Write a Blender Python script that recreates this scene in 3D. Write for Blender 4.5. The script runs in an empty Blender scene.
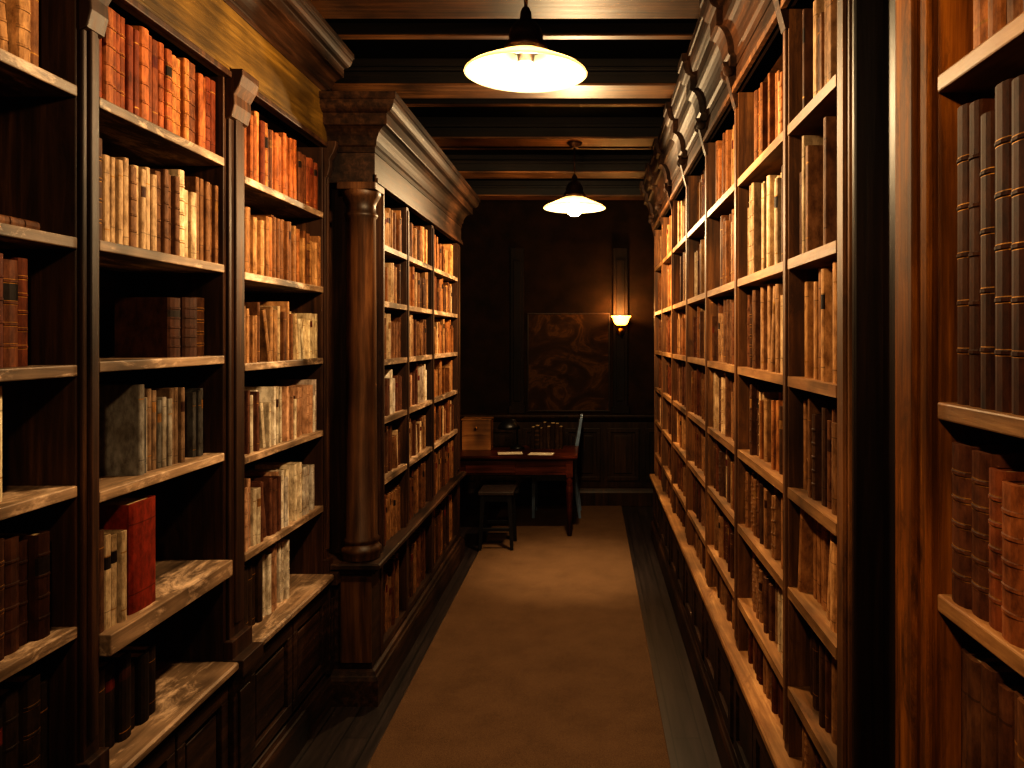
import bpy, bmesh, math, random
import numpy as np
from mathutils import Vector
random.seed(11)
R=random.Random(7)
def lin(c):
    return tuple(((v/255)/12.92 if v/255<=0.04045 else ((v/255+0.055)/1.055)**2.4) for v in c)
# ------------------------------------------------------------------ materials
def newmat(name):
    m=bpy.data.materials.new(name); m.use_nodes=True
    nt=m.node_tree; b=nt.nodes["Principled BSDF"]
    return m,nt,b
def ramp(nt,fac,stops):
    r=nt.nodes.new("ShaderNodeValToRGB")
    el=r.color_ramp.elements
    while len(el)<len(stops): el.new(0.5)
    for e,(p,c) in zip(el,stops):
        e.position=p; e.color=(*lin(c),1)
    nt.links.new(fac,r.inputs[0]); return r.outputs[0]
def noise(nt,scale,mp=(1,1,1),detail=6,rough=0.6,dist=0.0):
    tc=nt.nodes.new("ShaderNodeTexCoord"); m=nt.nodes.new("ShaderNodeMapping")
    m.inputs["Scale"].default_value=mp
    n=nt.nodes.new("ShaderNodeTexNoise"); n.inputs["Scale"].default_value=scale
    n.inputs["Detail"].default_value=detail; n.inputs["Roughness"].default_value=rough
    n.inputs["Distortion"].default_value=dist
    nt.links.new(tc.outputs["Object"],m.inputs[0]); nt.links.new(m.outputs[0],n.inputs["Vector"])
    return n.outputs["Fac"]
def bump(nt,b,h,strength=0.3,dist=0.004):
    n=nt.nodes.new("ShaderNodeBump"); n.inputs["Strength"].default_value=strength
    n.inputs["Distance"].default_value=dist
    nt.links.new(h,n.inputs["Height"]); nt.links.new(n.outputs[0],b.inputs["Normal"])
def mixc(nt,fac,a,c,mode='MIX'):
    m=nt.nodes.new("ShaderNodeMix"); m.data_type='RGBA'; m.blend_type=mode
    if isinstance(fac,float): m.inputs[0].default_value=fac
    else: nt.links.new(fac,m.inputs[0])
    for i,v in ((6,a),(7,c)):
        if isinstance(v,tuple): m.inputs[i].default_value=(*v,1)
        else: nt.links.new(v,m.inputs[i])
    return m.outputs[2]
def wood(name,dark,mid,light,axis='z',rough=(0.35,0.6),wear=None,spec=0.3):
    m,nt,b=newmat(name)
    sc={'z':(1,1,0.05),'y':(1,0.05,1),'x':(0.05,1,1)}[axis]
    g=noise(nt,38,sc,8,0.65,0.4)
    col=ramp(nt,g,[(0.3,dark),(0.5,mid),(0.72,light)])
    big=noise(nt,3.0,(1,1,0.6),3,0.5)
    bigc=ramp(nt,big,[(0.3,(110,110,110)),(0.7,(255,255,255))])
    col=mixc(nt,1.0,col,bigc,'MULTIPLY')
    if wear:
        w=noise(nt,14,{'z':(1,1,0.3),'y':(1,0.3,1),'x':(0.3,1,1)}[axis],8,0.75,0.6)
        wr=nt.nodes.new("ShaderNodeMapRange"); wr.inputs[1].default_value=0.50; wr.inputs[2].default_value=0.66
        nt.links.new(w,wr.inputs[0])
        col=mixc(nt,wr.outputs[0],col,lin(wear))
    nt.links.new(col,b.inputs["Base Color"])
    rr=nt.nodes.new("ShaderNodeMapRange"); rr.inputs[3].default_value=rough[0]; rr.inputs[4].default_value=rough[1]
    nt.links.new(g,rr.inputs[0]); nt.links.new(rr.outputs[0],b.inputs["Roughness"])
    b.inputs["Specular IOR Level"].default_value=spec
    bump(nt,b,g,0.35,0.003)
    return m
def plain(name,c,rough=0.5,metal=0.0,var=0.25,scale=20,spec=0.5):
    m,nt,b=newmat(name)
    n=noise(nt,scale,(1,1,1),5,0.6)
    d=tuple(int(v*(1-var)) for v in c); l=tuple(min(255,int(v*(1+var*0.6))) for v in c)
    nt.links.new(ramp(nt,n,[(0.3,d),(0.7,l)]),b.inputs["Base Color"])
    b.inputs["Roughness"].default_value=rough; b.inputs["Metallic"].default_value=metal
    b.inputs["Specular IOR Level"].default_value=spec
    bump(nt,b,n,0.1,0.002)
    return m
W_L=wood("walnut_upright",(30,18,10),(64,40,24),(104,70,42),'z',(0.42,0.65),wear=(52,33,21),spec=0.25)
W_LS=wood("worn_lit_shelf_wood",(104,84,66),(146,120,94),(192,162,132),'y',(0.42,0.65),wear=(206,178,150))  # pale from worn edges and from lamplight mixed into the colour
W_LD=wood("walnut_base",(30,19,12),(58,38,24),(96,66,44),'y',(0.42,0.65))
W_LC=wood("walnut_cornice",(26,16,9),(50,32,19),(80,54,34),'y',(0.5,0.7),spec=0.15)
W_G=wood("gilded_olive_frieze",(56,40,12),(92,69,24),(128,99,40),'y',(0.4,0.6))
W_C=wood("column_wood",(56,35,20),(96,64,38),(134,93,56),'z',(0.38,0.58))
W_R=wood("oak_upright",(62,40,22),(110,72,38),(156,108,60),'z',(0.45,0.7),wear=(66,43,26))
W_RN=wood("amber_lit_oak_upright",(78,44,12),(150,92,28),(212,140,52),'z',(0.55,0.75),wear=(70,42,16),spec=0.08)  # amber light on the near stiles is worked into this wood colour
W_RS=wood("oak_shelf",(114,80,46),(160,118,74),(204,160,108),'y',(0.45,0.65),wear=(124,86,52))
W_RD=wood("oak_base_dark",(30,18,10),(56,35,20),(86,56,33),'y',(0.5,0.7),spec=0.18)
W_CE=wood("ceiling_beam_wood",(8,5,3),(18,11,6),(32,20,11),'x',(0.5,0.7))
W_CLIT=wood("ceiling_beam_lit_underside",(60,37,18),(108,72,38),(150,106,60),'x',(0.4,0.6))  # paler beam wood, lamplight on the undersides put into the colour
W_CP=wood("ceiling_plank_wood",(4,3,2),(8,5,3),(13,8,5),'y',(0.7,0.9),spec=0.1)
W_TB=wood("mahogany",(44,18,10),(80,37,20),(114,56,32),'x',(0.25,0.45))
W_X=wood("wainscot_wood",(24,14,6),(44,27,12),(66,42,20),'z',spec=0.2)
W_XD=wood("dark_pilaster_wood",(16,9,4),(28,17,8),(44,28,13),'z',(0.6,0.8),spec=0.15)
W_TAN=wood("tan_box_wood",(120,78,38),(160,108,58),(186,134,78),'x')
BRASS=plain("aged_brass",(176,130,60),0.32,1.0,0.3,40)
IRON=plain("dark_bronze",(60,44,34),0.4,0.8,0.3,40)
BLACK=plain("black_metal",(18,17,16),0.4,0.2)
PAPER=plain("paper",(190,180,160),0.8,0,0.08)
BLUELIT=plain("blue_lit_chair_wood",(96,112,132),0.3,0,0.15)  # bluish light catching the chair back, painted into its frame colour
DKLEA=plain("dark_chair_leather",(40,34,34),0.3,0,0.2)
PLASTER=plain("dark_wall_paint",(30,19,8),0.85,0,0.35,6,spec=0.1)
def floor_mat():
    m,nt,b=newmat("dark_floor_planks")
    tc=nt.nodes.new("ShaderNodeTexCoord"); mp=nt.nodes.new("ShaderNodeMapping")
    mp.inputs["Rotation"].default_value=(0,0,math.pi/2)
    br=nt.nodes.new("ShaderNodeTexBrick"); br.inputs["Scale"].default_value=1.0
    br.inputs["Brick Width"].default_value=1.6; br.inputs["Row Height"].default_value=0.11
    br.inputs["Mortar Size"].default_value=0.003
    br.inputs["Color1"].default_value=(*lin((44,36,34)),1); br.inputs["Color2"].default_value=(*lin((60,49,45)),1)
    br.inputs["Mortar"].default_value=(*lin((12,9,8)),1)
    nt.links.new(tc.outputs["Object"],mp.inputs[0]); nt.links.new(mp.outputs[0],br.inputs["Vector"])
    g=noise(nt,40,(1,0.05,1),8)
    col=mixc(nt,1.0,br.outputs["Color"],ramp(nt,g,[(0.3,(130,130,130)),(0.7,(255,255,255))]),'MULTIPLY')
    nt.links.new(col,b.inputs["Base Color"]); b.inputs["Roughness"].default_value=0.42
    bump(nt,b,g,0.15,0.002); return m
FLOOR=floor_mat()
def carpet_mat():
    m,nt,b=newmat("brown_carpet")
    n=noise(nt,220,(1,1,1),4,0.7); n2=noise(nt,5,(1,1,1),6,0.6)
    c=ramp(nt,n,[(0.3,(70,52,35)),(0.7,(111,85,59))])
    c=mixc(nt,1.0,c,ramp(nt,n2,[(0.3,(225,222,216)),(0.7,(255,255,255))]),'MULTIPLY')
    nt.links.new(c,b.inputs["Base Color"]); b.inputs["Roughness"].default_value=0.9
    b.inputs["Specular IOR Level"].default_value=0.2
    bump(nt,b,n,0.5,0.004); return m
CARPET=carpet_mat()
def mural_mat():
    m,nt,b=newmat("faded_mural")
    n=noise(nt,2.8,(1,1,1.2),8,0.62,2.2)
    c=ramp(nt,n,[(0.28,(26,15,6)),(0.46,(36,22,9)),(0.54,(48,30,13)),(0.58,(66,43,19)),(0.63,(50,32,14)),(0.76,(30,18,8))])
    nt.links.new(c,b.inputs["Base Color"]); b.inputs["Roughness"].default_value=0.75
    b.inputs["Specular IOR Level"].default_value=0.1
    return m
MURAL=mural_mat()
def book_mat():
    m,nt,b=newmat("leather_book_bindings")
    a=nt.nodes.new("ShaderNodeAttribute"); a.attribute_name="bookcol"
    n=noise(nt,45,(1,1,0.5),6,0.7); n2=noise(nt,9,(1,1,1),3)
    c=mixc(nt,1.0,a.outputs["Color"],ramp(nt,n,[(0.3,(150,140,128)),(0.62,(255,255,255))]),'MULTIPLY')
    c=mixc(nt,1.0,c,ramp(nt,n2,[(0.3,(205,196,184)),(0.65,(255,255,255))]),'MULTIPLY')
    nt.links.new(c,b.inputs["Base Color"]); nt.links.new(a.outputs["Alpha"],b.inputs["Metallic"])
    b.inputs["Roughness"].default_value=0.66; b.inputs["Specular IOR Level"].default_value=0.12
    bump(nt,b,n,0.25,0.002); return m
BOOK=book_mat()
def glow(name,c,s):
    m,nt,b=newmat(name)
    n=noise(nt,3)
    b.inputs["Emission Strength"].default_value=s
    nt.links.new(ramp(nt,n,[(0,c),(1,c)]),b.inputs["Emission Color"])
    b.inputs["Base Color"].default_value=(0.8,0.8,0.8,1); return m
BULB=glow("bulb_glow",(255,236,190),60)
def glass_shade():
    m,nt,b=newmat("opal_glass_shade")
    tr=nt.nodes.new("ShaderNodeBsdfTranslucent"); tr.inputs[0].default_value=(*lin((240,226,196)),1)
    n=noise(nt,30); nt.links.new(ramp(nt,n,[(0.2,(84,88,80)),(0.8,(104,108,98))]),b.inputs["Base Color"])
    b.inputs["Roughness"].default_value=0.15
    mx=nt.nodes.new("ShaderNodeMixShader"); mx.inputs[0].default_value=0.34
    nt.links.new(b.outputs[0],mx.inputs[1]); nt.links.new(tr.outputs[0],mx.inputs[2])
    nt.links.new(mx.outputs[0],nt.nodes["Material Output"].inputs[0]); return m
SHADE=glass_shade()
AMBER=glow("amber_glass_glow",(255,165,62),9)
# ------------------------------------------------------------------ mesh builder
class MB:
    def __init__(s): s.v=[];s.f=[];s.m=[];s.sm=[]
    def add(s,vs,fs,mat=0,smooth=False):
        o=len(s.v); s.v+=vs
        for f in fs: s.f.append([i+o for i in f]); s.m.append(mat); s.sm.append(smooth)
    def box(s,x0,x1,y0,y1,z0,z1,mat=0):
        x0,x1=sorted((x0,x1));y0,y1=sorted((y0,y1));z0,z1=sorted((z0,z1))
        s.add([(x0,y0,z0),(x1,y0,z0),(x1,y1,z0),(x0,y1,z0),(x0,y0,z1),(x1,y0,z1),(x1,y1,z1),(x0,y1,z1)],
          [(0,3,2,1),(4,5,6,7),(0,1,5,4),(1,2,6,5),(2,3,7,6),(3,0,4,7)],mat)
    def lathe(s,c,prof,n=24,mat=0,axis='z',smooth=True):
        vs=[];fs=[]
        for r,z in prof:
            for k in range(n):
                a=2*math.pi*k/n; p=(r*math.cos(a),r*math.sin(a),z)
                if axis=='y': p=(p[0],p[2],p[1])
                if axis=='x': p=(p[2],p[0],p[1])
                vs.append((c[0]+p[0],c[1]+p[1],c[2]+p[2]))
        for i in range(len(prof)-1):
            for k in range(n):
                k2=(k+1)%n; fs.append((i*n+k,i*n+k2,(i+1)*n+k2,(i+1)*n+k))
        s.add(vs,fs,mat,smooth)
        for i in (0,len(prof)-1):
            if prof[i][0]>0.0005:
                s.f.append([len(s.v)-len(vs)+i*n+k for k in range(n)]); s.m.append(mat); s.sm.append(False)
    def prism(s,pts,axis,a,b,mat=0):
        def P(p,t):
            if axis=='y': return (p[0],t,p[1])
            if axis=='x': return (t,p[0],p[1])
            return (p[0],p[1],t)
        n=len(pts); vs=[P(p,a) for p in pts]+[P(p,b) for p in pts]
        fs=[(i,(i+1)%n,n+(i+1)%n,n+i) for i in range(n)]+[tuple(range(n)),tuple(range(n,2*n))]
        s.add(vs,fs,mat)
    def tube(s,pts,r,n=10,mat=0):
        pts=[Vector(p) for p in pts]; vs=[];fs=[]
        rs=r if isinstance(r,(list,tuple)) else [r]*len(pts)
        for i,p in enumerate(pts):
            d=(pts[min(i+1,len(pts)-1)]-pts[max(i-1,0)]).normalized()
            u=d.cross(Vector((0,0,1)))
            if u.length<1e-3: u=Vector((1,0,0))
            u.normalize(); w=d.cross(u)
            for k in range(n):
                a=2*math.pi*k/n; q=p+(u*math.cos(a)+w*math.sin(a))*rs[i]; vs.append(tuple(q))
        for i in range(len(pts)-1):
            for k in range(n):
                k2=(k+1)%n; fs.append((i*n+k,i*n+k2,(i+1)*n+k2,(i+1)*n+k))
        fs+= [tuple(range(n)),tuple(range((len(pts)-1)*n,len(pts)*n))]
        s.add(vs,fs,mat,True)
    def sweep(s,prof,path,mat=0):
        n=len(prof); vs=[];fs=[]
        for pf in path:
            for o,z in prof:
                x,y=pf(o); vs.append((x,y,z))
        for i in range(len(path)-1):
            for k in range(n-1):
                fs.append((i*n+k,i*n+k+1,(i+1)*n+k+1,(i+1)*n+k))
        fs+=[tuple(range(n)),tuple(range((len(path)-1)*n,len(path)*n))]
        s.add(vs,fs,mat)
    def build(s,name,mats,parent=None,bevel=0.0,seg=2):
        me=bpy.data.meshes.new(name); me.from_pydata(s.v,[],s.f)
        for m in mats: me.materials.append(m)
        me.polygons.foreach_set("material_index",s.m)
        me.polygons.foreach_set("use_smooth",s.sm)
        bm=bmesh.new(); bm.from_mesh(me); bmesh.ops.recalc_face_normals(bm,faces=bm.faces); bm.to_mesh(me); bm.free()
        ob=bpy.data.objects.new(name,me); bpy.context.collection.objects.link(ob)
        if parent: ob.parent=parent
        if bevel:
            b=ob.modifiers.new("bevel",'BEVEL'); b.width=bevel; b.segments=seg; b.limit_method='ANGLE'; b.angle_limit=math.radians(50)
        return ob
def empty(name,loc=(0,0,0)):
    e=bpy.data.objects.new(name,None); bpy.context.collection.objects.link(e); e.empty_display_size=0.1
    return e
# ------------------------------------------------------------------ books
PAL={
 'red':[(146,84,46),(166,102,58),(126,64,36),(180,122,72),(136,76,42),(112,70,44)],
 'tan':[(176,134,88),(154,112,72),(192,150,104),(134,92,56),(160,108,64),(112,74,44)],
 'brown':[(114,77,48),(94,61,38),(130,93,60),(146,108,72),(102,58,35),(76,52,34)],
 'cream':[(210,192,158),(192,170,136),(222,208,178),(162,124,86),(202,182,150),(118,82,54)],
 'white':[(226,218,204),(210,204,196),(216,204,182),(184,170,160),(190,152,122),(110,74,56)],
 'grey':[(122,118,112),(94,92,90),(152,145,134),(72,70,68),(172,158,138),(130,108,86)],
 'dark':[(62,38,20),(50,31,17),(76,48,28),(64,38,22),(84,56,34)],
 'black':[(40,28,16),(46,32,19),(34,24,14),(56,40,24)],
 'green':[(60,30,9),(48,24,7),(66,36,12),(54,28,8)],
 'crimson':[(114,60,32),(132,77,43),(94,48,28),(146,92,53),(106,66,42)],
 'bigred':[(134,50,27)],
 'mix':[(144,99,60),(174,134,90),(112,69,43),(192,164,128),(86,59,41),(160,110,66),(126,86,56)],
 'dusty':[(138,102,70),(156,123,90),(112,76,52),(190,162,128),(88,61,43),(126,91,64),(100,65,45),(206,184,152)],
}
GOLD=(*lin((176,132,66)),0.7)
class Books:
    def __init__(s): s.v=[];s.f=[];s.c=[]
    def book(s,T,t,h,d,col,hubs=4,arc=5,label=None,lean=0.0,pg=0.35):
        base=len(s.v); ca,sa=math.cos(lean),math.sin(lean)
        def P(u,v,z): return T(u*ca-z*sa, v, u*sa+z*ca)
        col4=(*col,0.0); page=(*lin((196,176,138)),0.0)
        drk=(*[c*0.55 for c in col],0.0)
        b=min(0.009,0.18*t)
        lv=[(0,0,col4)]
        if hubs:
            w=0.0020
            zs=[h*(0.1+0.8*(k+0.5)/hubs) if hubs>1 else h*0.5 for k in range(hubs)]
            gold=R.random()<pg
            for k,zc in enumerate(zs):
                lv.append((zc-2.4*w,0,(*label,0.0) if (label and k==hubs-1) else col4)); lv.append((zc-1.7*w,0,GOLD if gold else col4))
                lv.append((zc-w,1,drk)); lv.append((zc+w,1,col4)); lv.append((zc+1.7*w,0,drk))
                if gold: lv.append((zc+2.4*w,0,GOLD))
            lv.append((h,0,col4))
        else:
            a=R.uniform(0.08,0.2); c2=R.uniform(0.76,0.86)
            lv+= [(h*a,0,col4),(h*(a+0.012),0,GOLD if R.random()<pg else drk),(h*(c2-0.13),0,col4),(h*c2,0,(*label,0) if label else col4),(h*(c2+0.012),0,GOLD if R.random()<pg else drk),(h,0,col4)]
        pts=[]
        for k in range(arc):
            a=math.pi*k/(arc-1); pts.append((t/2-t/2*math.cos(a), math.sin(a)))
        for z,e,_ in lv:
            for u,q in pts:
                s.v.append(P(u,q*(b+e*0.0020),z))
        for i in range(len(lv)-1):
            for k in range(arc-1):
                a=base+i*arc+k; s.f.append((a,a+1,a+arc+1,a+arc)); s.c.append(lv[i+1][2])
        o=len(s.v); c=0.0025
        s.v+=[P(0,-d,0),P(0,0,0),P(0,0,h),P(0,-d,h), P(t,-d,0),P(t,0,0),P(t,0,h),P(t,-d,h)]
        s.f+=[(o,o+1,o+2,o+3),(o+5,o+4,o+7,o+6)]; s.c+=[col4,col4]
        o2=len(s.v); top=base+(len(lv)-1)*arc
        s.v+=[P(c,-d,h),P(c,-0.003,h),P(t-c,-0.003,h),P(t-c,-d,h), P(c,-d,h-0.005),P(c,-0.003,h-0.005),P(t-c,-0.003,h-0.005),P(t-c,-d,h-0.005),P(c,-d,0),P(t-c,-d,0)]
        s.f+=[(o+3,o+2,o2+1,o2),(o+6,o+7,o2+3,o2+2),tuple([top+k for k in range(arc)]+[o2+2,o2+1]),(o2+4,o2+5,o2+6,o2+7),(o2+8,o2+9,o2+7,o2+4)]
        s.c+=[col4,col4,col4,page,page]
    def build(s,name):
        me=bpy.data.meshes.new(name); me.from_pydata(s.v,[],s.f)
        tot=np.array([len(f) for f in s.f]); col=np.repeat(np.array(s.c,dtype=np.float32),tot,axis=0)
        a=me.attributes.new("bookcol",'FLOAT_COLOR','CORNER'); a.data.foreach_set("color",col.ravel())
        me.materials.append(BOOK)
        ob=bpy.data.objects.new(name,me); bpy.context.collection.objects.link(ob)
        return ob
def fill(B,s,F,y0,y1,z,clear,pal,hr=(0.17,0.25),tr=(0.018,0.04),dr=(0.13,0.17),sb=(0.02,0.04),detail=True,lean=0.10,labels=0.3,holes=0.03,hub=0.3,pg=0.3):
    u=y0+0.004; prevh=0.2; n=0; colrun=None; hrun=R.uniform(*hr); trun=R.uniform(*tr)
    if pal in('cream','white','tan'): labels*=0.35; hub*=0.3
    hubrun=0
    while True:
        d=R.uniform(*dr); b0=R.uniform(*sb)
        if colrun is None or R.random()<0.5:
            j=R.uniform(-14,14); colrun=lin(tuple(max(0,min(255,v+j*v/128)) for v in R.choice(PAL[pal]))); hrun=R.uniform(*hr); trun=R.uniform(*tr); hubrun=R.choice([4,5]) if R.random()<hub else 0
        t=max(tr[0],trun*R.uniform(0.85,1.15)); h=min(hrun*R.uniform(0.97,1.03),clear-0.012)
        col=colrun; lab=lin(R.choice([(96,36,26),(36,26,20),(64,36,24),(140,104,60)])) if R.random()<labels else None
        a=0.0
        if n>2 and R.random()<lean:
            g=R.uniform(0.02,0.05); a=math.asin(g/h) if g<h else 0
            if h>prevh: a=0; g=0
            u+=g
        elif n>2 and R.random()<holes: u+=R.uniform(0.02,0.06)
        adv=t*math.cos(a)+ (0.001)
        if u+adv>y1-0.003: break
        uu=u
        def T(pu,pv,pz,uu=uu,b0=b0): return (F+s*(-b0-0.008+pv), uu+pu, z+pz)
        B.book(T,t,h,d,col,hubs=hubrun if detail else 0,arc=6 if detail else 4,label=lab,lean=a,pg=pg)
        prevh=h if a==0 else 0.0
        u+=adv; n+=1
def stack(B,s,F,y0,z,n,pal,L=0.2,W=0.15):
    zz=z
    for i in range(n):
        t=R.uniform(0.022,0.036); l=L*R.uniform(0.85,1); 
        col=lin(R.choice(PAL[pal])); b0=R.uniform(0.02,0.04)
        def T(pu,pv,pz,zz=zz,b0=b0): return (F+s*(-b0-0.008+pv), y0+pz, zz+pu)
        B.book(T,t,l,W,col,hubs=4); zz+=t+0.001
# ------------------------------------------------------------------ bookcases
CORN=lambda z0,z1,o,base=0.0:[(-0.06,z0),(base+0.012,z0),(base+0.012,z0+0.1*(z1-z0)),(base+0.02,z0+0.13*(z1-z0))]+\
   [(base+0.02+(o*0.45)*(1-math.cos(a)), z0+(z1-z0)*(0.13+0.32*math.sin(a))) for a in [math.pi/2*k/6 for k in range(1,7)]]+\
   [(base+o*0.62,z0+0.47*(z1-z0)),(base+o*0.62,z0+0.66*(z1-z0)),(base+o*0.68,z0+0.67*(z1-z0))]+\
   [(base+o*(0.68+0.26*math.sin(a)), z0+(z1-z0)*(0.67+0.2*(1-math.cos(a)))) for a in [math.pi/2*k/5 for k in range(1,6)]]+\
   [(base+o,z0+0.88*(z1-z0)),(base+o,z1),(-0.3,z1)]
def console(M,s,F,yc,w,z0,z1,out,mat=0):
    X=lambda v:F+s*v; H=z1-z0; n=14; pts=[(X(-0.01),z0)]
    for k in range(n+1):
        f=k/n; v=out*(0.16+0.84*(0.5-0.5*math.cos(math.pi*f))**1.2)+0.006*math.sin(2*math.pi*f)
        pts.append((X(v),z0+H*f))
    pts.append((X(-0.01),z1))
    M.prism(pts,'y',yc-w/2,yc+w/2,mat)
    for sy in (-1,1):
        yy=yc+sy*(w/2+0.003)
        M.lathe((X(out*0.62),yy-0.005,z1-H*0.20),[(0.0,0.0),(0.018,0.0),(0.021,0.003),(0.021,0.007),(0.018,0.010),(0.0,0.010)],18,mat,'y')
def panel_frame(M,s,F,y0,y1,z0,z1,mat=0,w=0.05):
    for a,b,c,d in ((y0,y1,z0,z0+w),(y0,y1,z1-w,z1),(y0,y0+w,z0+w,z1-w),(y1-w,y1,z0+w,z1-w)):
        M.box(F,F+s*0.018,a,b,c,d,mat)
    i=w+0.02
    if y1-y0>2*i+0.04 and z1-z0>2*i+0.04:
        M.box(F,F+s*0.011,y0+i,y1-i,z0+i,z1-i,mat)
def make_case(s,F,D,bays,ya,yb,shelves,ztop,zledge,zf,cornice,mats,lowbooks=False,ret=(False,False),thick=None,ledge_out=0.05,shelf_t=0.026,pil=True,yc=None,yd=None,brk=False):
    root=empty("bookcase")
    if yc is None: yc=ya
    if yd is None: yd=yb
    M=MB(); X=lambda v:F+s*v
    M.box(X(-D-0.02),X(-D),ya,yb,0,zf,2)
    edges=[ya]+[e for b in bays for e in b]+[yb]
    for i in range(0,len(edges),2):
        a,b=edges[i],edges[i+1]
        if b-a>0.005:
            M.box(X(-D),X(0),a,b,0.1,zf,0)
            if pil:
                w=b-a; c=(a+b)/2
                M.box(X(0),X(0.010),a+0.12*w,b-0.12*w,zledge+0.03,ztop+0.0,0)
                M.box(X(0),X(0.018),c-0.16*w,c+0.16*w,zledge+0.10,ztop-0.10,0)
                M.box(X(0),X(0.028),a,b,zledge,zledge+0.06,0)
                M.box(X(0),X(0.030),a+0.05*w,b-0.05*w,0.15,zledge-0.05,2); M.box(X(0.030),X(0.038),c-0.25*w,c+0.25*w,0.22,zledge-0.11,2)
                M.box(X(0),X(ledge_out+0.014),a-0.004,b+0.004,zledge-0.05,zledge+0.004,2)
                M.prism([(X(0),ztop-0.13),(X(0.02),ztop-0.12),(X(0.03),ztop-0.08),(X(0.028),ztop-0.05),(X(0.045),ztop-0.02),(X(0.055),ztop+0.01),(X(0.055),ztop+0.03),(X(0),ztop+0.03)],'y',a+0.08*w,b-0.08*w,0)
            else:
                w=b-a
                M.box(X(0),X(0.007),a+0.25*w,b-0.25*w,zledge+0.03,ztop-0.02,0)
            if brk:
                c=(a+b)/2
                console(M,s,F,c,0.045,zf-0.15,zf+0.01,0.055,2)
                bz0,bz1=zf-0.01,cornice[0]-0.004; y0_,y1_=c-0.05,c+0.05
                M.sweep(CORN(bz0,bz1,cornice[1],0.022),[lambda o:(X(-0.05),y0_-max(o,0)*0.25),lambda o:(X(o),y0_-max(o,0)*0.25),lambda o:(X(o),y1_+max(o,0)*0.25),lambda o:(X(-0.05),y1_+max(o,0)*0.25)],2)
    for bi,(a,b) in enumerate(bays):
        for k,z in enumerate(shelves[bi]):
            tt=shelf_t; out=0.004
            if thick and (bi,k) in thick: tt,out=thick[(bi,k)]
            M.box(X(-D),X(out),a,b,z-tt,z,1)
        M.box(X(-D),X(-0.01),a,b,ztop,ztop+0.03,0)
    lp=[(-D,zledge-0.03),(0.0,zledge-0.055),(0.012,zledge-0.05),(0.02,zledge-0.035),(ledge_out-0.01,zledge-0.03),(ledge_out,zledge-0.022),(ledge_out,zledge-0.006),(ledge_out-0.006,zledge),(-D,zledge)]
    def path():
        p=[]
        if ret[0]: p.append(lambda o:(X(-D),yc-max(o,0)))
        p.append(lambda o:(X(o),yc-(max(o,0) if ret[0] else 0)))
        p.append(lambda o:(X(o),yd+(max(o,0) if ret[1] else 0)))
        if ret[1]: p.append(lambda o:(X(-D),yd+max(o,0)))
        return p
    M.sweep(lp,path(),1 if not lowbooks else 2)
    if lowbooks:
        for (a,b) in bays: M.box(X(-D),X(0.0),a,b,0.16,0.19,2)
        if yc<ya-0.02: M.box(X(-D),X(-0.005),yc+0.005,ya,0.1,zledge-0.03,2)
    else:
        for (a,b) in bays:
            M.box(X(-D),X(0),a,b,0.1,zledge-0.03,2)
            m=(a+b)/2
            if b-a>0.6:
                panel_frame(M,s,F,a+0.005,m-0.005,0.17,zledge-0.07,2,0.045); panel_frame(M,s,F,m+0.005,b-0.005,0.17,zledge-0.07,2,0.045)
            else: panel_frame(M,s,F,a+0.01,b-0.01,0.17,zledge-0.07,2,0.045)
    pl=[(-D,0),(0.03,0),(0.03,0.11),(0.024,0.125),(0.018,0.13),(0.012,0.145),(0.0,0.15),(-D,0.15)]
    M.sweep(pl,path(),2)
    M.box(X(-0.06) if yc>=ya else X(-D),X(0.008),yc,yd,ztop,zf,3)
    M.box(X(0),X(0.022),yc,yd,ztop,ztop+0.02,0)
    M.box(X(0),X(0.016),yc,yd,ztop+0.02,ztop+0.035,3)
    M.sweep(CORN(zf-0.01,cornice[0],cornice[1]),path(),cornice[2])
    M.build("frame",mats,root,0.003,2)
    return root
# ---- left run
FL=-1.15; DL=0.29
Lb=[(-0.62,0.12),(0.2,0.94),(1.02,1.79),(1.87,2.51),(2.66,3.44)]
sh=[2.14,1.815,1.53,1.25,0.91]
shs=[list(sh),list(sh),[2.165,1.825,1.54,1.27,0.955],[2.165,1.83,1.545,1.24,0.905],[2.14,1.82,1.515,1.205,0.88]]
ZL=0.585
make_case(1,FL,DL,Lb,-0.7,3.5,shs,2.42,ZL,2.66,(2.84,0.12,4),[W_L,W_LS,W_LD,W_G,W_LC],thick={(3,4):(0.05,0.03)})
B=Books()
def row(bi,z,f0,f1,pal,clear=0.27,**k):
    a,b=Lb[bi]; fill(B,1,FL,a+(b-a)*f0,a+(b-a)*f1,z,clear,pal,**k)
for bi in (0,1):
    for z in sh: row(bi,z,0,1,R.choice(['red','brown','tan','mix']))
    row(bi,ZL,0,1,'dark')
s0=shs[2]
row(2,s0[0],0,0.95,'tan',0.25,hr=(0.19,0.25),tr=(0.025,0.04))
stack(B,1,FL,1.50,s0[1],1,'cream',0.22)
row(2,s0[1],0,0.45,'brown')
row(2,s0[2],0,0.90,'crimson',0.26,hr=(0.2,0.23),tr=(0.035,0.05),hub=1,lean=0,holes=0)
row(2,s0[3],0,0.80,'cream',0.25,tr=(0.02,0.035),hr=(0.2,0.235))
row(2,s0[4],0,0.98,'dark',0.30,hr=(0.22,0.26),tr=(0.035,0.055),lean=0,hub=0.9,pg=0.6)
row(2,ZL,0,0.98,'black',0.34,hr=(0.24,0.3),tr=(0.03,0.05),lean=0,hub=0.8,pg=0.5)
s1=shs[3]
row(3,s1[0],0,1,'red',0.255,hr=(0.215,0.245),tr=(0.022,0.036),lean=0.0,holes=0,sb=(0.0,0.02),labels=0.15,hub=0.25)
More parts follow.
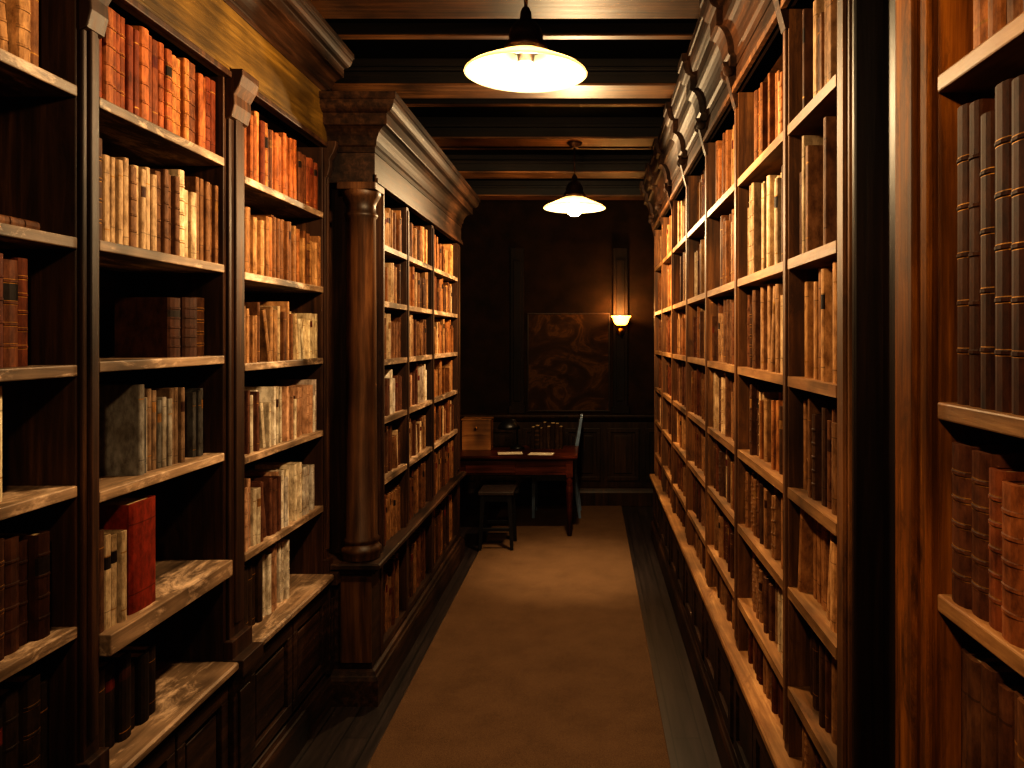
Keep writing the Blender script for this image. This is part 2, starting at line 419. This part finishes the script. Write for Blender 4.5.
row(3,s1[1],0,1,'dusty',0.28,hr=(0.20,0.255),tr=(0.018,0.03),lean=0.03,holes=0,sb=(0.0,0.02),labels=0.1,hub=0.3)
row(3,s1[2],0.58,0.98,'dark',0.25,hr=(0.17,0.185),tr=(0.06,0.078),lean=0,hub=1,holes=0)
row(3,s1[3],0.34,0.95,'grey',0.27,hr=(0.18,0.235),tr=(0.018,0.032),lean=0.15,hub=0.2)
row(3,s1[4],0.0,0.18,'dusty',0.3,hr=(0.19,0.24),tr=(0.022,0.03),sb=(-0.02,0.0),lean=0)
fill(B,1,FL,2.0,2.16,s1[4],0.32,'bigred',hr=(0.275,0.285),tr=(0.12,0.13),dr=(0.2,0.21),sb=(-0.005,0.0),lean=0,labels=0,hub=0)
row(3,ZL,0,0.55,'black',0.27,hr=(0.17,0.22),tr=(0.03,0.05),lean=0.12)
s2=shs[4]
row(4,s2[0],0,1,'red',0.28,hr=(0.2,0.262),tr=(0.02,0.034),lean=0.0,holes=0,sb=(0.0,0.02),hub=0.1)
row(4,s2[1],0,1,'tan',0.28,hr=(0.18,0.24),tr=(0.018,0.03),lean=0.03,holes=0.01,sb=(0.0,0.02),hub=0.1)
row(4,s2[2],0,1,'cream',0.26,hr=(0.15,0.22),tr=(0.014,0.028),lean=0.25,sb=(0.0,0.02))
row(4,s2[3],0,0.97,'white',0.27,hr=(0.15,0.22),tr=(0.012,0.024),lean=0.12,sb=(0.0,0.02))
row(4,s2[4],0,0.97,'white',0.28,hr=(0.17,0.23),tr=(0.02,0.032),lean=0.12,sb=(0.0,0.02))
row(4,ZL,0,0.3,'black',0.26,hr=(0.2,0.24),tr=(0.03,0.04),lean=0)
row(4,ZL,0.31,0.72,'white',0.26,hr=(0.19,0.235),tr=(0.02,0.04),lean=0.1)
B.build("shelved_books")
# ---- left projecting case with column
FP=-0.95; DP=0.36
Pb=[(3.68,4.14),(4.19,4.80),(4.86,5.72)]
ps=[2.03,1.77,1.50,1.23,0.95]
root=make_case(1,FP,DP,Pb,3.645,5.85,[ps]*3,2.28,0.62,2.42,(2.64,0.13,4),[W_L,W_LS,W_LD,W_LD,W_LC],lowbooks=True,ret=(True,True),ledge_out=0.04,pil=False,yc=3.5)
M=MB()
pr=[(0.083,0.622),(0.083,0.645),(0.089,0.655),(0.089,0.668),(0.080,0.678),(0.072,0.69),(0.078,0.70),(0.078,0.71),(0.071,0.72),(0.068,1.2),(0.063,2.13),(0.072,2.14),(0.072,2.15),(0.063,2.16),(0.063,2.19),(0.072,2.21),(0.08,2.225),(0.085,2.235),(0.085,2.255)]
M.lathe((-1.02,3.57,0),pr,36,0)
M.box(-1.105,-0.935,3.485,3.644,2.25,2.282,0)
M.box(-1.09,-0.955,3.490,3.506,0.18,0.56,0)
M.build("corner_column",[W_C],root,0.003)
B=Books()
for bi,(a,b) in enumerate(Pb):
    for k,z in enumerate(ps):
        fill(B,1,FP,a,b,z,0.25 if k else 0.24,['tan','mix','dusty','white','dusty'][k] if bi<2 else R.choice(['tan','mix','dusty']),hr=(0.16,0.225),tr=(0.018,0.034),detail=False,lean=0.06,sb=(0.01,0.03))
    fill(B,1,FP,a,b,0.62,0.28,'brown',hr=(0.2,0.26),tr=(0.02,0.035),detail=False,sb=(0.01,0.03))
    fill(B,1,FP,a,b,0.19,0.36,'brown',hr=(0.24,0.33),tr=(0.025,0.04),detail=False,sb=(0.01,0.03))
B.build("shelved_books")
# ---- right run
FR=0.52; DR=0.30
Rb=[(1.68,2.09),(2.14,2.80),(2.86,3.52),(3.58,4.24),(4.30,5.0),(5.06,5.7),(5.76,6.36)]
rs=[2.155,1.805,1.50,1.21,0.95,0.69]
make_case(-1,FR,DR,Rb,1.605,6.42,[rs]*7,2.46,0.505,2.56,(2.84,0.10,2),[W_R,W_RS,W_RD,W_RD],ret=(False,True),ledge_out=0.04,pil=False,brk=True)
B=Books()
for bi,(a,b) in enumerate(Rb):
    for k,z in enumerate(rs+[0.505]):
        cl=[0.29,0.32,0.28,0.26,0.24,0.23,0.16][k]
        if k==6: 
            fill(B,-1,FR,a,b,z,0.165,'brown',hr=(0.12,0.15),tr=(0.02,0.035),detail=bi<2,sb=(0.01,0.03)); continue
        p=R.choice(['dusty','mix','tan','dusty','brown']) if k<3 else R.choice(['mix','brown','dusty','brown','dusty'])
        if bi==0: p=['dusty','dusty','tan','brown','tan','brown'][k]
        fill(B,-1,FR,a,b,z,cl,p,hr=(cl*0.7,cl*0.97),tr=(0.018,0.036),detail=bi<3,lean=0.08,sb=(0.01,0.045),hub=0.15,labels=0.15)
B.build("shelved_books")
Nb=[(-0.6,0.1),(0.17,1.19)]
ns=[1.99,1.505,1.22,0.86]
make_case(-1,FR,DR,Nb,-0.68,1.36,[ns]*2,2.46,0.505,2.56,(2.84,0.11,2),[W_RN,W_RS,W_RD,W_RD],ledge_out=0.04,shelf_t=0.026)
B=Books()
for bi,(a,b) in enumerate(Nb):
    fill(B,-1,FR,a,b,ns[0],0.44,'tan',hr=(0.3,0.36),tr=(0.03,0.05),lean=0,sb=(0.0,0.012))
    fill(B,-1,FR,a,b,ns[1],0.46,'green',hr=(0.40,0.435),tr=(0.034,0.046),lean=0,sb=(0.002,0.010),holes=0,hub=1,labels=0,pg=0.8)
    fill(B,-1,FR,a,b,ns[2],0.24,'crimson',hr=(0.2,0.235),tr=(0.034,0.05),lean=0,sb=(0.0,0.012),holes=0,hub=0.3,labels=0.1)
    fill(B,-1,FR,a,b,ns[3],0.32,'brown',hr=(0.26,0.305),tr=(0.028,0.04),lean=0.0,sb=(0.005,0.02),hub=0.3,labels=0.1)
    fill(B,-1,FR,a,b,0.505,0.31,'dark',hr=(0.24,0.29),tr=(0.03,0.045),lean=0,sb=(0.005,0.02))
B.build("shelved_books")
M=MB()
M.box(FR+0.07,FR+DR,1.362,1.60,0,2.84,0)
M.box(FR+0.004,FR+0.07,1.585,1.603,0,2.84,0); M.box(FR+0.02,FR+0.07,1.362,1.385,0,2.84,0)
M.box(FR+0.05,FR+0.07,1.41,1.56,0.2,2.55,0)
M.box(FR-0.02,FR+0.09,1.362,1.603,0,0.14,0); M.box(FR-0.06,FR+0.09,1.362,1.603,2.62,2.84,0)
M.build("wall_pier",[wood("ebonised_pier",(18,10,5),(34,20,10),(54,33,17),'z')],None,0.004)
# ------------------------------------------------------------------ room
def room(name,x0,x1,y0,y1,z0,z1,mat):
    M=MB(); M.box(x0,x1,y0,y1,z0,z1); return M.build(name,[mat])
YB=7.66; XL=-1.5; XR=0.86; Y0=-1.6; ZC=3.0
room("floor",XL-.1,XR+.1,Y0-.1,YB+.1,-0.1,0,FLOOR)
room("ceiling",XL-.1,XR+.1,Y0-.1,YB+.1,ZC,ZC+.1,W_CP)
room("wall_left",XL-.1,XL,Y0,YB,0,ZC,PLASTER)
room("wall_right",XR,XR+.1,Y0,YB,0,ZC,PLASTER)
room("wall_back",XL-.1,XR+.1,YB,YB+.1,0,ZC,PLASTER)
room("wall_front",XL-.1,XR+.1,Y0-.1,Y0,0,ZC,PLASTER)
M=MB()
for i,yc in enumerate([-1.15,-0.1,0.95,2.0,3.05,4.1,5.16,6.2,7.2]):
    M.box(XL,XR,yc-0.10,yc+0.10,2.872,ZC,0)
    M.box(XL,XR,yc-0.11,yc+0.11,2.86,2.872,1)  # thin pale board paints in the lit underside of the beam
    M.box(XL,XR,yc-0.125,yc+0.125,2.93,2.95,0)
    M.box(XL,XR,yc+0.50,yc+0.56,2.95,ZC,0)
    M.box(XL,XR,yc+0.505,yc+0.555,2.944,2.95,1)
M.build("trim_ceiling_beams",[W_CE,W_CLIT],None,0.004,2)
M=MB(); M.box(-0.83,0.30,Y0+0.1,YB-0.03,0,0.010); M.build("carpet_runner",[CARPET],None,0.004)
M=MB()
M.box(XL,XR,YB-0.03,YB,0,0.84,0)
M.sweep([(0,0.0),(0.045,0),(0.045,0.13),(0.035,0.15),(0.03,0.17),(0.0,0.18)],[lambda o:(XL,YB-0.03-o),lambda o:(XR,YB-0.03-o)],0)
M.sweep([(0,0.80),(0.02,0.81),(0.045,0.84),(0.05,0.85),(0.05,0.87),(0.0,0.88)],[lambda o:(XL,YB-0.03-o),lambda o:(XR,YB-0.03-o)],0)
xs=[-1.47,-1.07,-0.67,-0.27,0.13,0.5,0.84]
for a,b in zip(xs[:-1],xs[1:]):
    a+=0.03;b-=0.03; w=0.04; yf=YB-0.03
    for x0,x1,z0,z1 in ((a,b,0.24,0.28),(a,b,0.70,0.74),(a,a+w,0.28,0.70),(b-w,b,0.28,0.70)):
        M.box(x0,x1,yf-0.016,yf,z0,z1,0)
    M.box(a+0.07,b-0.07,yf-0.012,yf,0.31,0.67,0)
M.build("trim_wainscot",[W_X],None,0.004)
M=MB()
for a,b in ((-0.76,-0.63),(0.22,0.36)):
    M.box(a,b,YB-0.04,YB,0.88,2.46,0); M.box(a+0.03,b-0.03,YB-0.052,YB-0.04,1.0,2.34,0)
    M.box(a-0.015,b+0.015,YB-0.055,YB,0.88,0.95,0)
M.build("trim_pilasters",[W_XD],None,0.004)
root=empty("wall_mural")
M=MB(); a,b,c,d=-0.60,0.19,0.895,1.84; yf=YB
M.box(a+0.01,b-0.01,yf-0.010,yf-0.002,c+0.01,d-0.01); M.build("canvas",[MURAL],root)
M=MB()
for x0,x1,z0,z1 in ((a,b,c,c+0.014),(a,b,d-0.014,d),(a,a+0.014,c+0.014,d-0.014),(b-0.014,b,c+0.014,d-0.014)):
    M.box(x0,x1,yf-0.018,yf-0.001,z0,z1)
M.build("frame",[W_X],root,0.004)
# ------------------------------------------------------------------ pendants
def light(name,loc,e,col,r,parent):
    l=bpy.data.lights.new(name,'POINT'); l.energy=e; l.color=col; l.shadow_soft_size=r
    o=bpy.data.objects.new(name,l); o.location=loc; bpy.context.collection.objects.link(o); o.parent=parent
def pendant(x,y,z,ztop,e,spot=0):
    root=empty("pendant_lamp")
    M=MB()
    sh=[(0.028,0.075),(0.05,0.072),(0.09,0.055),(0.14,0.033),(0.185,0.012),(0.2,0.0),(0.202,-0.004),(0.198,-0.006),(0.183,0.006),(0.138,0.027),(0.088,0.049),(0.048,0.066),(0.028,0.069)]
    M.lathe((x,y,z),sh,48); M.build("glass_shade",[SHADE],root)
    M=MB()
    M.lathe((x,y,z),[(0.0,0.215),(0.012,0.21),(0.018,0.195),(0.02,0.17),(0.036,0.16),(0.05,0.14),(0.056,0.12),(0.056,0.10),(0.068,0.092),(0.072,0.078),(0.068,0.068),(0.03,0.066),(0.026,0.03),(0.0,0.03)],32)
    M.tube([(x,y,z+0.2),(x,y,ztop-0.02)],0.006,8)
    M.lathe((x,y,0),[(0.0,ztop-0.035),(0.02,ztop-0.033),(0.045,ztop-0.012),(0.05,ztop),(0.0,ztop)],24)
    M.build("canopy_and_stem",[IRON],root)
    M=MB(); M.lathe((x,y,z),[(0.0,-0.056),(0.022,-0.052),(0.040,-0.038),(0.050,-0.016),(0.047,0.004),(0.034,0.02),(0.02,0.034),(0.016,0.04)],24)
    M.build("bulb",[BULB],root)
    light("lamp_light",(x,y,z-0.11),e,(1.0,0.71,0.40),0.045,root)
    if spot:
        l=bpy.data.lights.new("added_pool_spot",'SPOT'); l.energy=spot; l.color=(1.0,0.76,0.46); l.spot_size=math.radians(46); l.spot_blend=1.0; l.shadow_soft_size=0.05  # extra spot added inside the pendant to strengthen the floor pool
        o=bpy.data.objects.new("added_pool_spot",l); o.location=(x,y,z-0.11); o.rotation_euler=(math.radians(9),0,0); bpy.context.collection.objects.link(o); o.parent=root
pendant(-0.21,2.62,2.47,3.0,95)
pendant(-0.10,5.16,2.44,2.86,125,spot=220)
pendant(-0.21,0.12,2.47,3.0,66)
# ------------------------------------------------------------------ wall sconce
root=empty("wall_sconce")
M=MB(); x=0.29; y=YB-0.052; z=1.72
M.lathe((x,y,z-0.06),[(0.0,-0.03),(0.03,-0.025),(0.04,-0.01),(0.042,0.0)],20,0,'y')
M.tube([(x,y-0.02,z-0.06),(x,y-0.06,z-0.10),(x,y-0.11,z-0.09),(x,y-0.13,z-0.04),(x,y-0.13,z-0.015)],0.008,10)
M.lathe((x,y-0.13,z),[(0.0,-0.03),(0.02,-0.02),(0.035,-0.005),(0.03,0.0)],20)
M.build("bracket",[BRASS],root)
M=MB(); M.lathe((x,y-0.13,z),[(0.04,0.0),(0.055,0.01),(0.07,0.035),(0.075,0.06),(0.095,0.085),(0.092,0.086),(0.071,0.06),(0.066,0.036),(0.052,0.014),(0.0,0.006)],24)
M.build("glass_tulip",[AMBER],root)
light("sconce_light",(x-0.02,y-0.15,z+0.12),22,(1.0,0.52,0.17),0.03,root)
# ------------------------------------------------------------------ table
root=empty("writing_table")
M=MB(); tx0,tx1,ty0,ty1,tz=-1.42,-0.11,6.38,6.98,0.66
M.sweep([(-0.3,tz-0.03),(0.0,tz-0.03),(0.006,tz-0.025),(0.012,tz-0.012),(0.012,tz-0.004),(0.006,tz),(-0.3,tz)],
 [lambda o:(tx0-o,ty0-o),lambda o:(tx1+o,ty0-o),lambda o:(tx1+o,ty1+o),lambda o:(tx0-o,ty1+o),lambda o:(tx0-o,ty0-o)],0)
M.box(tx0,tx1,ty0,ty1,tz-0.028,tz-0.001,0)
M.build("top",[W_TB],root)
M=MB()
M.box(tx0+0.07,tx1-0.07,ty0+0.045,ty0+0.065,tz-0.16,tz-0.03); M.box(tx0+0.07,tx1-0.07,ty1-0.065,ty1-0.045,tz-0.16,tz-0.03)
M.box(tx0+0.045,tx0+0.065,ty0+0.07,ty1-0.07,tz-0.16,tz-0.03); M.box(tx1-0.065,tx1-0.045,ty0+0.07,ty1-0.07,tz-0.16,tz-0.03)
M.box(-1.0,-0.6,ty0+0.035,ty0+0.045,tz-0.145,tz-0.045)
M.build("apron",[W_TB],root,0.003)
M=MB()
for x in (tx0+0.055,tx1-0.055):
    for y in (ty0+0.055,ty1-0.055):
        M.box(x-0.028,x+0.028,y-0.028,y+0.028,tz-0.18,tz-0.03)
        M.lathe((x,y,0.01),[(0.0,0),(0.018,0.0),(0.022,0.03),(0.016,0.05),(0.019,0.08),(0.027,0.3),(0.03,0.40),(0.022,0.42),(0.03,0.44),(0.024,0.46),(0.028,0.475)],20)
M.build("legs",[W_TB],root,0.002)
root=empty("wooden_card_box"); M=MB()
x0,x1,y0,y1=-1.07,-0.83,6.68,6.86
M.box(x0,x1,y0,y1,tz,tz+0.012); M.box(x0,x1,y0,y0+0.012,tz+0.012,tz+0.25); M.box(x0,x1,y1-0.012,y1,tz+0.012,tz+0.25)
for a in (x0,x1-0.012): M.box(a,a+0.012,y0+0.012,y1-0.012,tz+0.012,tz+0.25)
M.box(x0-0.006,x1+0.006,y0-0.006,y1+0.006,tz+0.25,tz+0.264); M.box(x0+0.02,x1-0.02,y0-0.005,y0,tz+0.13,tz+0.137)
M.build("box_body",[W_TAN],root,0.003)
M=MB(); M.lathe(((x0+x1)/2,y0-0.0,tz+0.19),[(0.0,-0.02),(0.012,-0.018),(0.006,-0.008),(0.01,0.0)],16,0,'y'); M.build("knob",[BRASS],root)
root=empty("desk_lamp"); M=MB(); lx,ly=-0.62,6.82
M.lathe((lx,ly,tz),[(0.0,0.0),(0.06,0.0),(0.06,0.01),(0.03,0.02),(0.012,0.035),(0.0,0.036)],24)
M.tube([(lx,ly,tz+0.03),(lx,ly,tz+0.19),(lx-0.02,ly-0.01,tz+0.24),(lx-0.06,ly-0.02,tz+0.25)],0.008,10)
M.lathe((lx-0.07,ly-0.02,tz+0.17),[(0.095,0.0),(0.09,0.025),(0.06,0.06),(0.02,0.08),(0,0.084)],24)
M.build("stem_and_shade",[BLACK],root)
B=Books(); xx=-0.50
for i in range(8):
    t=R.uniform(0.026,0.042)
    def TT(pu,pv,pz,xx=xx): return (xx+pu, 6.78-pv, tz+pz)
    B.book(TT,t,R.uniform(0.17,0.24),0.14,lin(R.choice(PAL['black'])),hubs=4,pg=0.1); xx+=t+0.001
B.build("desk_books")
M=MB()
for i,(px,py,an) in enumerate([(-0.74,6.44,0.15),(-0.50,6.42,-0.1)]):
    c,s_=math.cos(an),math.sin(an); z=tz+0.0005+i*0.0015
    q=[(px+c*a-s_*b,py+s_*a+c*b) for a,b in ((0,0),(0.2,0),(0.2,0.14),(0,0.14))]
    M.prism(q,'z',z,z+0.0012)
M.build("loose_papers",[PAPER])
# ------------------------------------------------------------------ chair behind the table
root=empty("dining_chair")
M=MB(); ax0,ax1,ay0,ay1=-0.52,-0.12,7.04,7.40
def taper(M,p,q,a,b,mat=0):
    (x0,y0,z0),(x1,y1,z1)=p,q
    vs=[(x0+i*a,y0+j*a,z0) for i,j in ((-1,-1),(1,-1),(1,1),(-1,1))]+[(x1+i*b,y1+j*b,z1) for i,j in ((-1,-1),(1,-1),(1,1),(-1,1))]
    M.add(vs,[(0,3,2,1),(4,5,6,7),(0,1,5,4),(1,2,6,5),(2,3,7,6),(3,0,4,7)],mat)
for y in (ay0+0.02,ay1-0.02):
    taper(M,(ax0+0.02,y,0.01),(ax0+0.025,y,0.40),0.013,0.019)
    taper(M,(ax1+0.03,y,0.01),(ax1-0.02,y,0.40),0.013,0.019)
    taper(M,(ax1-0.02,y,0.40),(ax1+0.0,y,0.62),0.019,0.017); taper(M,(ax1,y,0.62),(ax1+0.045,y,0.90),0.017,0.012)
M.box(ax0+0.03,ax1-0.03,ay0+0.01,ay0+0.03,0.34,0.40); M.box(ax0+0.03,ax1-0.03,ay1-0.03,ay1-0.01,0.34,0.40)
M.box(ax0+0.015,ax0+0.035,ay0+0.03,ay1-0.03,0.34,0.40); M.box(ax1-0.03,ax1-0.01,ay0+0.03,ay1-0.03,0.34,0.40)
M.build("frame",[BLUELIT],root,0.003)
M=MB(); M.box(ax0,ax1-0.035,ay0+0.002,ay1-0.002,0.40,0.45); M.build("seat",[DKLEA],root,0.015,4)
M=MB(); n=8; pts=[]
for k in range(n+1):
    z=0.54+0.34*k/n; xx=ax1-0.012+0.055*(k/n)**1.3; pts.append((xx,z))
prof=[(a-0.026,b) for a,b in pts]+[(a+0.012,b) for a,b in reversed(pts)]
M.prism(prof,'y',ay0+0.036,ay1-0.036); M.build("back_rest",[DKLEA],root,0.006,3)
root=empty("wooden_stool"); M=MB()
sx0,sx1,sy0,sy1=-0.84,-0.57,5.98,6.28
M.box(sx0,sx1,sy0,sy1,0.42,0.45); M.build("seat",[plain("dark_leather_top",(52,44,40),0.25)],root,0.008,3)
M=MB()
for x,dx in ((sx0+0.035,-0.02),(sx1-0.035,0.02)):
    for y,dy in ((sy0+0.035,-0.02),(sy1-0.035,0.02)):
        taper(M,(x+dx,y+dy,0.01),(x,y,0.42),0.012,0.018)
M.box(sx0+0.03,sx1-0.03,sy0+0.025,sy0+0.04,0.37,0.42); M.box(sx0+0.03,sx1-0.03,sy1-0.04,sy1-0.025,0.37,0.42)
M.box(sx0+0.02,sx1-0.02,sy0+0.014,sy0+0.032,0.15,0.175); M.box(sx0+0.02,sx1-0.02,sy1-0.032,sy1-0.014,0.15,0.175)
M.build("legs",[BLACK],root,0.002)
# ------------------------------------------------------------------ world, camera
w=bpy.data.worlds.new("world"); bpy.context.scene.world=w; w.use_nodes=True
w.node_tree.nodes["Background"].inputs[0].default_value=(0.5,0.4,0.3,1); w.node_tree.nodes["Background"].inputs[1].default_value=0.003
try: bpy.context.scene.view_settings.view_transform='Standard'
except Exception: pass
for lk in ('High Contrast','Standard - High Contrast'):
    try: bpy.context.scene.view_settings.look=lk; break
    except Exception as e: pass
cam=bpy.data.cameras.new("camera"); co=bpy.data.objects.new("camera",cam); bpy.context.collection.objects.link(co)
co.location=(0,0,1.6); co.rotation_euler=(math.pi/2,0,0)
cam.sensor_width=36; cam.lens=28.125; cam.shift_x=-78/1024; cam.shift_y=-46/1024; cam.clip_start=0.05
bpy.context.scene.camera=co
